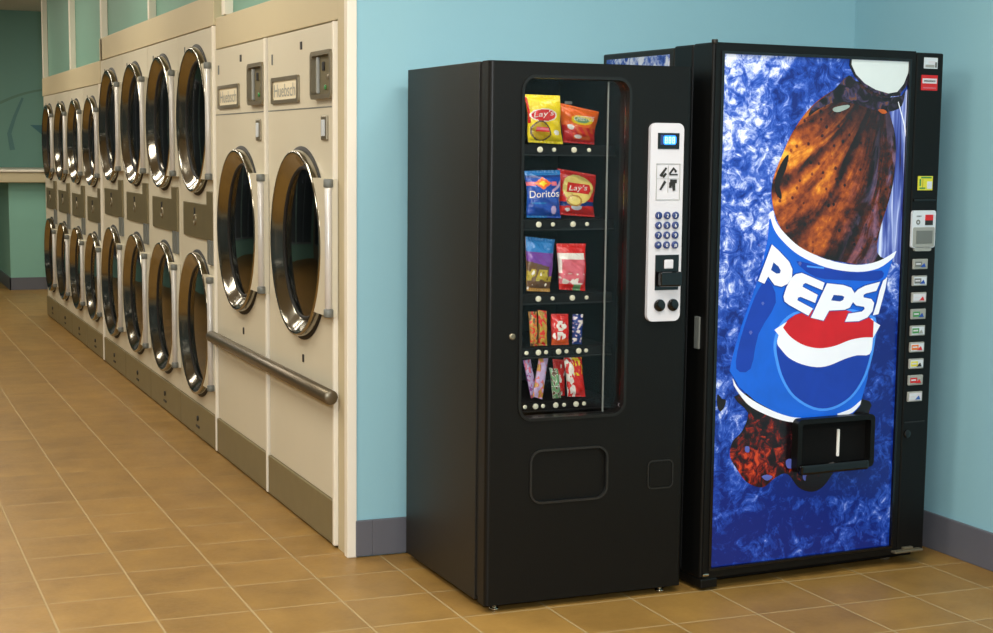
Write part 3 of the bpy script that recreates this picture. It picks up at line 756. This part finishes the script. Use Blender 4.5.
def x_lays2(mb, at, y, w, h):
    x, z = at(.17, .55); text_loops_mesh(mb, "Lay's", x, z, h * .15, y, 'bwhite', wid=w * .48, rot=0, shear=.2)
bag('chip_bag', 'red potato chip bag with a yellow oval on the second shelf', 'chip bag', [(559, 169.5), (597, 176), (595, 219.5), (561, 217)], 1, p_lays2, x_lays2, back=.18, group='bags of chips in the snack machine')
from mathutils import noise as mn
def p_c1(u, v):
    if v > .74: return 'bcyan'
    if v > .56 - .1 * u: return 'bpurp'
    if u > .82 and v > .3: return 'bpurp'
    n = 2.4 * mn.noise(Vector((u * 6, v * 8, 3.3)))
    if n > .9: return 'bwhite'
    if .2 < v < .42 and n > -.3: return 'bolive'
    if v < .06: return 'btoast'
    return 'bbrown'
bag('candy_bag', 'blue and purple candy bag at the left of the third shelf', 'candy bag', [(526, 237), (556, 240), (551, 293), (527.5, 292)], 2, p_c1, None, depth=.12)
def p_c2(u, v):
    if v > .8: return 'bred'
    if .66 < v < .8: return 'bwhite' if u < .92 else 'bred'
    if u > .88: return 'bred'
    if .14 < v < .36: return 'bwhite' if mn.noise(Vector((u * 6, v * 9, 1.3))) > .02 else 'bpink'
    if v < .14: return 'bgreen' if (.5 < u < .8) else 'bred'
    return 'bpink' if u > .1 else 'bwhite'
def x_c2(mb, at, y, w, h):
    x, z = at(.1, .69); text_loops_mesh(mb, "KUDOS", x, z, h * .09, y, 'dark', wid=w * .74)
x_c2 = None
bag('candy_bag', 'red candy bag with a white band on the third shelf', 'candy bag', [(557, 244.5), (587, 244.5), (586.5, 293), (560, 291.5)], 2, p_c2, x_c2, depth=.12)
from mathutils import noise as mn
def stripe(a, b, c, fr=9, wt=.25):
    def f(u, v):
        n = mn.noise(Vector((u * 3.2 + fr, v * fr * .55, fr * 1.7))) * 2.0 + .35 * mn.noise(Vector((u * 9, v * 22, fr)))
        return a if n > wt - .2 else (b if n > -.45 else c)
    return f
g = 'candy bars in the snack machine'
bag('candy_bar', 'brown and gold candy bar at the left end of the fourth shelf', 'candy bar', [(529, 312), (537, 312), (538, 347), (531, 347)], 3, stripe('bred', 'btoast', 'bbrown', 20, .5), depth=.07, group=g)
bag('candy_bar', 'brown and gold candy bar standing beside the fat red bar', 'candy bar', [(538.5, 311), (547, 312), (547.5, 348), (539, 348)], 3, stripe('bred', 'btoast', 'bolive', 17, .4), depth=.07, group=g)
def p_kk(u, v):
    n = math.hypot((u - .45) / .34, (v - .62) / .16); n2 = math.hypot((u - .38) / .36, (v - .30) / .14)
    return 'bwhite' if (n < 1 or n2 < 1) and mn.noise(Vector((u * 7, v * 9, 5.1))) > -.2 else 'bor2' if v < .2 else 'bred'
bag('candy_bar', 'wide red wafer bar with white lettering on the fourth shelf', 'candy bar', [(551.5, 314), (569, 314), (569.5, 345), (552, 345.5)], 3, p_kk, depth=.09, group=g)
bag('candy_bar', 'blue and silver candy bar at the right of the fourth shelf', 'candy bar', [(573, 315), (583.5, 315), (582, 346), (572.5, 346)], 3, stripe('bdblue', 'blil', 'bwhite', 22, .1), depth=.07, group=g)
bag('candy_bar', 'pink and silver bar leaning left on the bottom shelf', 'candy bar', [(523.5, 359), (531, 358), (537.5, 393), (531.5, 396)], 4, stripe('blil', 'bpurp', 'bpink', 20, .0), depth=.06, group=g, back=.09)
bag('candy_bar', 'pink and silver bar leaning right on the bottom shelf', 'candy bar', [(539.5, 357), (548.5, 359), (542.5, 401), (533, 398)], 4, stripe('blil', 'bpink', 'btoast', 18, .1), depth=.06, group=g)
bag('candy_bar', 'short green and white bar in the middle of the bottom shelf', 'candy bar', [(550, 366), (558.5, 367), (561.5, 394), (553.5, 395)], 4, stripe('bgreen', 'bwhite', 'bbrown', 16, -.1), depth=.07, group=g)
bag('candy_bar', 'red bar standing behind the green bar on the bottom shelf', 'candy bar', [(553, 357), (565, 358), (565, 392), (556, 392)], 4, stripe('bred', 'bred', 'bwhite', 10, .2), depth=.05, group=g, back=.16)
def p_rd(u, v):
    if u < .42: return 'bwhite' if mn.noise(Vector((u * 7, v * 8, 8.1))) > -.12 else 'bred'
    return 'by' if (v > .55 and mn.noise(Vector((u * 7, v * 9, 2.1))) > .1) else 'bred'
bag('candy_bag', 'red and white candy packet at the right of the bottom shelf', 'candy bag', [(564.5, 358), (582, 357), (586, 397), (568.5, 397)], 4, p_rd, depth=.09)

# ================================================================== DRINK MACHINE
DF = (4.8588, -4.0046, 0.0641)
DW, DD, DZ0, DZ1 = 3.195, 2.40, .14, 6.065
dm = thing('drink_machine', 'tall drink vending machine with a lit blue cola bottle front, in the corner', 'vending machine', (DF[0], DF[1], 0), DF[2])
def dp(px, py, d=0.0): return on_front(px, py, DF, d)
mb = MB().box(.01, DW - .05, .80, DD, .16, 6.045, 'black', .02)
mb.build('cabinet', dm)
MB().plate([rect(.90, 2.30, .35, 5.975)], .0, .012, 'waterside', 'YZ').build('side_print', dm)
MB().box(.005, DW - .02, .42, .80, .15, 6.06, 'blackface', .02).build('door_liner', dm)
U0, U1, Z0, Z1 = .135, 2.685, .25, 5.945
fr = MB().plate([rect(.03, 2.78, .14, DZ1), rect(U0, U1, Z0, Z1)], 0, .40, 'blackface')
fr.box(.0, .05, .01, .40, .14, DZ1, 'blackface', .02)
fr.box(U0 - .01, U1 + .01, .12, .40, Z0 - .01, Z1 + .01, 'blackface')
dd = fr.build('door_frame', dm)
MB().plate([rect(U0 - .035, U1 + .03, Z0 - .03, Z1 + .03), rect(U0, U1, Z0, Z1)], -.015, .02, 'blackgloss').build('display_rim', dd)
MB().cyl((.03, .03, DZ1 - .02), (.03, .03, DZ1 + .03), .035, 'black', 12).build('top_hinge', dm)
cpan = MB().box(2.79, DW, .0, .40, .16, DZ1 - .01, 'blackface', .02).build('control_column', dm)
MB().box(-.02, .0, .12, .22, 2.72, 3.08, 'midgrey', .006).build('door_latch', dd)
base = MB().box(.04, DW - .05, .15, DD - .1, .06, .17, 'blackmatte', .01).box(.0, .22, -.02, .45, .03, .14, 'blackface', .015).build('base_plinth', dm)
MB().box(.02, .10, -.03, .0, .17, .20, 'chrome', .008).build('base_bracket', dm)
for x in (.25, 2.86):
    for y in (.3, DD - .3): MB().cyl((x, y, 0), (x, y, .08), .07, 'steel', 16).build('foot', dm)
MB().box(2.70, 3.12, -.09, .0, .165, .19, 'steel', .006).box(2.86, 3.0, -.05, .0, .19, .22, 'steel', .006).build('bottom_bracket', dm)
# printed, backlit front
disp = MB().plate([rect(U0, U1, Z0, Z1)], .02, .05, 'water').build('display_panel', dd)
def K(x0, y0, s): return lambda pts: [dp(x0 + a * s, y0 + b * s, .02) for a, b in pts]
def clip(poly, x1=U1 - .002, z1=Z1 - .002, x0=U0 + .002):
    def cut(pl, inside, inter):
        out = []
        for i in range(len(pl)):
            a, b = pl[i - 1], pl[i]
            if inside(b):
                if not inside(a): out.append(inter(a, b))
                out.append(b)
            elif inside(a): out.append(inter(a, b))
        return out
    poly = cut(poly, lambda p: p[0] <= x1, lambda a, b: (x1, a[1] + (b[1] - a[1]) * (x1 - a[0]) / (b[0] - a[0])))
    poly = cut(poly, lambda p: p[0] >= x0, lambda a, b: (x0, a[1] + (b[1] - a[1]) * (x0 - a[0]) / (b[0] - a[0])))
    poly = cut(poly, lambda p: p[1] <= z1, lambda a, b: (a[0] + (b[0] - a[0]) * (z1 - a[1]) / (b[1] - a[1]), z1))
    return poly
def smooth(pts, n=5, closed=True):
    out = []; N = len(pts)
    rng = range(N) if closed else range(N - 1)
    for i in rng:
        p0, p1, p2, p3 = (pts[(i - 1) % N], pts[i], pts[(i + 1) % N], pts[(i + 2) % N]) if closed else (pts[max(i - 1, 0)], pts[i], pts[i + 1], pts[min(i + 2, N - 1)])
        for k in range(n):
            t = k / n
            out.append(tuple(.5 * (2 * p1[j] + (p2[j] - p0[j]) * t + (2 * p0[j] - 5 * p1[j] + 4 * p2[j] - p3[j]) * t * t + (3 * p1[j] - p0[j] - 3 * p2[j] + p3[j]) * t ** 3) for j in (0, 1)))
    if not closed: out.append(pts[-1])
    return out
LY = [0.02]
def layer(mb, loops, m, lift):
    """one printed sheet lifted a fraction of a millimetre over the panel"""
    mb.plate(loops, .02 - lift, .0195, m)
A = K(760, 50, .25276); B = K(740, 230, .25276); Cc = K(700, 380, .3003); Dd = K(720, 220, .3161)
bt = MB()
# upper bottle body
left_up = [(365, 120), (305, 150), (245, 188), (195, 232), (152, 288), (118, 345), (90, 410), (62, 478), (46, 540), (48, 600), (64, 668), (95, 728)]
body_u = A(smooth(left_up, 4, False)) + Dd([(250, 90), (340, 125), (430, 140), (500, 135), (548, 105)]) + A([(572, 640), (572, 480), (560, 330), (545, 210), (560, 160)])
layer(bt, [clip(body_u)], 'cola', .004)
layer(bt, [clip(A(smooth([(505, 190), (560, 180), (600, 160), (630, 400), (630, 640), (612, 790), (580, 850), (520, 835), (462, 800), (480, 690), (508, 600), (530, 500), (536, 350), (512, 250)], 3)))], 'pflute', .006)
layer(bt, [clip(A(smooth([(352, 100), (400, 150), (470, 185), (560, 180), (575, 140), (560, 220), (505, 245), (445, 235), (380, 215), (300, 205), (230, 235), (190, 262), (215, 215), (290, 160)], 3)))], 'pneck', .007)
layer(bt, [A(smooth([(80, 590), (60, 560), (60, 505), (88, 440), (112, 415), (100, 475), (76, 530), (84, 570)], 3))], 'pdark', .008)
layer(bt, [A(smooth([(292, 228), (345, 217), (350, 228), (312, 245), (290, 242)], 3))], 'pshine', .009)
layer(bt, [A(smooth([(466, 236), (490, 236), (500, 248), (482, 252)], 3))], 'pfire', .009)
for pl in () and ([(125, 400), (150, 385), (172, 400), (150, 420), (128, 416)], [(160, 455), (215, 425), (262, 415), (255, 445), (200, 470), (165, 490)], [(125, 330), (160, 318), (190, 325), (150, 350)], [(300, 375), (350, 360), (330, 400), (290, 430)], [(180, 520), (230, 500), (240, 520), (190, 550)]):
    layer(bt, [A(smooth(pl, 3))], 'pamber', .008)
def strip(mb, pts, w0, w1, m, lift, F=A):
    layer(mb, [clip(ribbon(smooth(F(pts), 5, False), w0, w1))], m, lift)
strip(bt, [(545, 205), (575, 330), (578, 470)], .01, .02, 'pwhite', .0095)
rim = [(356, 32), (352, 60), (372, 104), (408, 142), (450, 168), (502, 186), (548, 178), (580, 140), (598, 90), (604, 38)]
layer(bt, [clip(A(rim))], 'pneck', .010)
cap = [(362, 28), (360, 58), (378, 97), (412, 132), (455, 157), (505, 172), (540, 166), (566, 135), (583, 92), (590, 36)]
layer(bt, [clip(A(cap))], 'pcap', .0125)
# lower bottle
low = [(135, 45), (160, 110), (140, 170), (108, 205), (100, 255), (128, 305), (158, 342), (208, 357), (250, 325), (290, 312), (328, 358), (372, 372), (412, 352), (455, 295), (500, 275), (540, 240), (560, 120), (530, 60)]
layer(bt, [Cc(smooth(low, 4))], 'colalow', .004)
for pl in ([(58, 48), (72, 62), (85, 66), (80, 90), (66, 104), (57, 84)],):
    layer(bt, [Cc(smooth(pl, 4))], 'pdark', .006)
M['pfire'] = printm('printed red amber', '#b83a16', var=.5, scale=30)
for pl in ([(285, 270), (300, 262), (315, 275), (308, 292), (290, 292)], [(150, 222), (162, 222), (162, 240), (150, 238)], [(205, 322), (222, 315), (240, 322), (222, 335)], [(342, 312), (352, 305), (368, 308), (352, 318), (350, 335), (342, 328)]):
    layer(bt, [Cc(smooth(pl, 3))], 'plav', .0085)
# label
L_l = [(155, 0), (150, 60), (128, 160), (98, 250), (66, 340), (40, 430), (30, 478)]
L_b = [(60, 528), (110, 572), (170, 605), (240, 632), (320, 652), (400, 632), (440, 590)]
L_r = [(465, 500), (478, 400), (492, 300), (522, 190), (550, 108)]
L_t = [(500, 138), (430, 150), (340, 138), (250, 97), (195, 40), (170, -15)]
layer(bt, [clip(Dd(smooth(L_l, 3, False) + L_b + L_r + L_t))], 'plabel', .010)
layer(bt, [Dd(smooth([(62, 380), (110, 240), (150, 190), (175, 260), (120, 360), (95, 470), (50, 470)], 3))], 'plabeldk', .0115)
layer(bt, [Dd(smooth([(330, 150), (430, 165), (510, 160), (500, 190), (400, 190), (300, 180), (240, 130)], 3))], 'plabeldk', .0115)
top_band = smooth([(166, -30), (178, 10), (215, 55), (262, 92), (340, 126), (430, 142), (500, 130), (556, 98)], 4, False)
tb2 = smooth([(548, 118), (500, 152), (430, 164), (335, 150), (250, 112), (200, 70), (170, 30), (155, -20)], 4, False)
layer(bt, [clip(Dd(top_band + tb2))], 'pwhite', .0125)
layer(bt, [Cc(smooth([(108, -5), (128, 30), (175, 68), (240, 102), (300, 122), (345, 126)], 4, False) + smooth([(345, 141), (290, 138), (230, 120), (170, 90), (138, 58), (112, 18)], 4, False))], 'pwhite', .0125)
layer(bt, [Cc(smooth([(455, 112), (500, 95), (535, 66)], 4, False) + smooth([(532, 80), (505, 108), (460, 122)], 4, False))], 'pwhite', .0125)
# bubbles and drops
for x, y, s_ in ((75, 60, 4), (88, 290, 6), (40, 405, 7), (235, 132, 7)):
    layer(bt, [B([(x - s_ * .5, y - s_), (x + s_ * .5, y - s_), (x + s_, y), (x, y + s_ * 1.4), (x - s_, y)])], 'plav', .012)
strip(bt, [(262, 143), (330, 150)], .02, .02, 'pglow', .0125, B)
bt.build('bottle_print', disp)
em = MB()
gl = [(142, 450), (150, 520), (172, 590), (215, 655), (290, 700), (360, 700), (430, 660), (480, 590), (508, 510), (522, 430), (526, 380), (510, 345), (400, 315), (300, 315), (215, 335), (165, 380)]
GC = (335, 500)
layer(em, [clip(B(smooth([(GC[0] + (a - GC[0]) * 1.06, GC[1] + (b - GC[1]) * 1.05) for a, b in gl], 3)))], 'pglow', .0125)
layer(em, [B(smooth(gl, 4))], 'plabeldk', .0145)
layer(em, [B(smooth([(525, 360), (522, 428), (510, 490), (460, 495), (410, 510), (350, 535), (300, 542), (240, 530), (190, 505), (158, 470), (144, 448), (150, 415), (165, 385)], 3)[:-3] + [(200, 350), (520, 350)])], 'pwhite', .0165)
layer(em, [B([(167, 385), (185, 358), (215, 335), (300, 312), (400, 312), (505, 345), (525, 360), (523, 400), (522, 424)] + smooth([(520, 424), (480, 425), (430, 435), (370, 458), (310, 467), (250, 455), (200, 425), (168, 388)], 4, False))], 'pred', .0185)
em.build('round_emblem', disp)
lt = MB()
letters = [
    [[(122, 57), (150, 82), (190, 125), (203, 155), (201, 185), (185, 212), (160, 224), (132, 217), (107, 183), (92, 212), (68, 201)], [(128, 127), (118, 158), (140, 172), (154, 171), (157, 160), (148, 144)]],
    [[(330, 208), (321, 237), (255, 209), (246, 214), (243, 224), (303, 256), (293, 288), (236, 264), (226, 266), (222, 277), (284, 310), (266, 338), (190, 296), (172, 282), (168, 262), (180, 225), (198, 190), (217, 174), (240, 169)]],
    [[(340, 210), (405, 217), (436, 228), (448, 248), (442, 285), (430, 306), (410, 315), (348, 318), (326, 358), (276, 346)], [(366, 256), (356, 278), (392, 282), (404, 276), (408, 264), (400, 259)]],
    [[(550, 204), (535, 240), (495, 250), (484, 256), (484, 266), (515, 272), (526, 288), (520, 320), (500, 345), (465, 360), (411, 362), (425, 330), (478, 322), (489, 312), (486, 303), (455, 298), (440, 282), (444, 255), (462, 235), (490, 220)]],
    [[(578, 187), (571, 228), (560, 270), (543, 332), (521, 337), (536, 290), (548, 240), (562, 200)]]]
for lp in letters:
    o = lp[0]; cx = sum(p[0] for p in o) / len(o); cy = sum(p[1] for p in o) / len(o)
    out = []
    for i, p in enumerate(o):
        a, b = Vector(o[i - 1]), Vector(o[(i + 1) % len(o)]); d = (b - a).normalized(); n = Vector((d.y, -d.x))
        out.append((p[0] + n.x * 3.5, p[1] + n.y * 3.5))
    layer(lt, [B(out)], 'poutl', .0200)
    layer(lt, [B(q_) for q_ in lp], 'pwhite', .0215)
lt.build('lettering', disp)
# the P is open, so show the label through it
# delivery chute
CX0, CX1, CZ0, CZ1 = 1.21, 2.31, 1.26, 1.88
ch = MB().plate([rrect(CX0, CX1, CZ0, CZ1, .06), rrect(CX0 + .06, CX1 - .06, CZ0 + .06, CZ1 - .06, .03)], -.10, .019, 'blackface')
ch.plate([rect(CX0 + .04, CX1 - .04, CZ0 + .04, CZ1 - .04)], .0, .018, 'blackmatte').box(CX0 + .02, CX1 - .1, -.15, -.06, CZ0 - .02, CZ0 + .10, 'blackgloss', .03)
chute = ch.build('delivery_chute', dd)
MB().box(1.83, 1.86, -.03, .0, 1.40, 1.72, 'whitelet', .008).build('chute_highlight', chute)  # white strip drawn as the highlight on the chute slot
# stickers, coin panel and buttons
def sticker(name, x0, x1, z0, z1, cols):
    mb = MB().plate([rect(x0, x1, z0, z1)], -.006, .0, cols[0])
    for (a, b, c, d, m) in cols[1]: mb.plate([rect(x0 + (x1 - x0) * a, x0 + (x1 - x0) * b, z0 + (z1 - z0) * c, z0 + (z1 - z0) * d)], -.009, -.006, m)
    mb.build(name, cpan)
sticker('white_sticker', 2.90, 3.10, 5.875, 6.0, ('skirt', [(.1, .75, .1, .35, 'grey'), (.3, .8, .45, .7, 'white'), (.8, .95, .1, .6, 'midgrey')]))
sticker('red_sticker', 2.87, 3.11, 5.625, 5.80, ('red', [(.06, .94, .45, .78, 'white'), (.15, .85, .56, .66, 'midgrey'), (.1, .9, .12, .2, 'bpink')]))
sticker('card_reader_label', 2.88, 3.10, 4.47, 4.635, ('yellow', [(.62, .95, .1, .62, 'skirt'), (.12, .5, .1, .2, 'green'), (.1, .2, .3, .8, 'green'), (.2, .9, .85, .95, 'green'), (.3, .34, .2, .8, 'bolive')]))
MB().box(2.82, 3.15, -.02, .0, 4.34, 4.37, 'blackgloss', .006).build('panel_slot', cpan)
cn = MB().plate([rrect(2.80, 3.15, 3.80, 4.235, .03)], -.03, .0, 'skirt').plate([rrect(2.815, 3.135, 3.81, 4.04, .02)], -.036, -.03, 'grey').plate([rrect(2.85, 3.10, 3.76, 3.81, .02)], -.03, .0, 'grey').build('coin_panel', cpan)
MB().plate([rect(2.86, 3.10, 3.85, 4.00)], -.042, -.036, 'midgrey').build('coin_door', cn)
MB().plate([rect(2.99, 3.10, 4.12, 4.185)], -.042, -.03, 'red').plate([rect(2.99, 3.10, 4.065, 4.12)], -.04, -.03, 'dark').build('coin_return_button', cn)
MB().plate([circ(2.885, 4.10, .03, 14), circ(2.885, 4.10, .015, 10)], -.035, -.03, 'midgrey').plate([rect(2.86, 2.93, 4.165, 4.175)], -.034, -.03, 'midgrey').build('coin_slot', cn)
bc = [('midgrey', 'grey', 'bblue'), ('midgrey', 'skirt', 'bblue'), ('skirt', 'white', 'red'), ('green', 'grey', 'bblue'), ('green', 'skirt', 'grey'), ('orangep', 'skirt', 'red'), ('yellow', 'skirt', 'dark'), ('red', 'grey', 'red'), ('skirt', 'white', 'bluep')]
for i in range(9):
    z = 3.608 - i * .1965; a, b_, c_ = bc[i]; w0, w1 = 2.845, 3.06
    k = MB().box(w0, w1, -.03, .0, z - .06, z + .06, 'grey', .008).build('selection_button', cpan)
    l_ = MB().plate([rect(w0 + .015, w1 - .015, z - .045, z + .045)], -.033, -.03, b_).plate([rect(w0 + .02, w0 + .12, z - .03, z + .03)], -.036, -.033, a)
    l_.plate([[(w0 + .10, z - .035), (w0 + .155, z + .01), (w0 + .18, z - .035)]], -.038, -.033, c_).plate([rect(w0 + .03, w0 + .10, z - .006, z + .012)], -.039, -.036, 'white')
    l_.build('button_label', k)
MB().cyl((2.87, 0, 1.59), (2.87, -.02, 1.59), .05, 'blackgloss', 16).build('door_lock', cpan)
MB().box(2.83, 3.13, -.008, .0, 1.72, 1.735, 'darkedge').build('column_seam', cpan)

# ================================================================== LIGHTS
def area(name, loc, size, power, col, rot=(0, 0, 0), sy=None):
    l = bpy.data.lights.new(name, 'AREA'); l.energy = power; l.color = col; l.size = size * S
    if sy: l.shape = 'RECTANGLE'; l.size_y = sy * S
    o = bpy.data.objects.new(name, l); C.objects.link(o); o.location = loc; o.rotation_euler = rot; return o
warm, cool = (1, .93, .80), (1, .98, .95)
k = 0
for (x, y, c, pw) in ((-3, -14, cool, 36), (3.5, -14, cool, 34), (-3, -6.5, cool, 36), (3.5, -7.5, cool, 26), (-9, -10, cool, 30), (-9, 0, warm, 27), (-3, 3, warm, 29), (-3, 12, warm, 27), (-3, 21, warm, 27), (-3, 30, warm, 25), (-9, 14, warm, 18), (-9, 26, warm, 18), (4.5, 33, warm, 14)):
    f = thing('ceiling_light', ['recessed ceiling light fitting above the aisle'][0], 'ceiling light', (x, y, ZC), 0, 'ceiling light fittings')
    MB().plate([rect(-2, 2, -1, 1), rect(-1.9, 1.9, -.9, .9)], -.06, -.001, 'whitetrim', 'XY').build('frame', f)
    MB().plate([rect(-1.9, 1.9, -.9, .9)], -.04, -.002, 'lamp', 'XY').build('diffuser', f)
    area('lamp_%d' % k, (x, y, ZC - .1), 3.8, pw, c, sy=1.8); k += 1
# the camera's own soft flash
area('flash', (-3.4, -18.9, 5.6), .5, 112, (.88, .95, 1.0), (math.radians(88), 0, math.radians(-28)))
w = bpy.data.worlds.new('w'); bpy.context.scene.world = w; w.use_nodes = True
w.node_tree.nodes['Background'].inputs[0].default_value = (.92, .95, 1, 1); w.node_tree.nodes['Background'].inputs[1].default_value = .1

# ================================================================== SCALE TO METRES, CAMERA
for me in {o.data for o in C.objects if o.type == 'MESH'}: me.transform(Matrix.Scale(S, 4))
for o in C.objects: o.location = o.location * S
cam = bpy.data.cameras.new('camera'); co = bpy.data.objects.new('camera', cam); C.objects.link(co)
cam.sensor_width = 36; cam.lens = FPX / 993 * 36
cam.shift_y = (CY - 316.5) / 993; cam.clip_end = 100
m3 = Matrix((RM.col[0], RM.col[2], -RM.col[1])).transposed()
co.matrix_world = Matrix.Translation(CAM * S) @ m3.to_4x4()
sc = bpy.context.scene; sc.camera = co
vs = sc.view_settings; vs.view_transform = 'Standard'; vs.look = 'None'; vs.gamma = 1; vs.use_curve_mapping = False; vs.exposure = 0.0
sc.cycles.use_denoising = True
sc.cycles.max_bounces = 8; sc.cycles.transparent_max_bounces = 12
sc.cycles.sample_clamp_indirect = 4
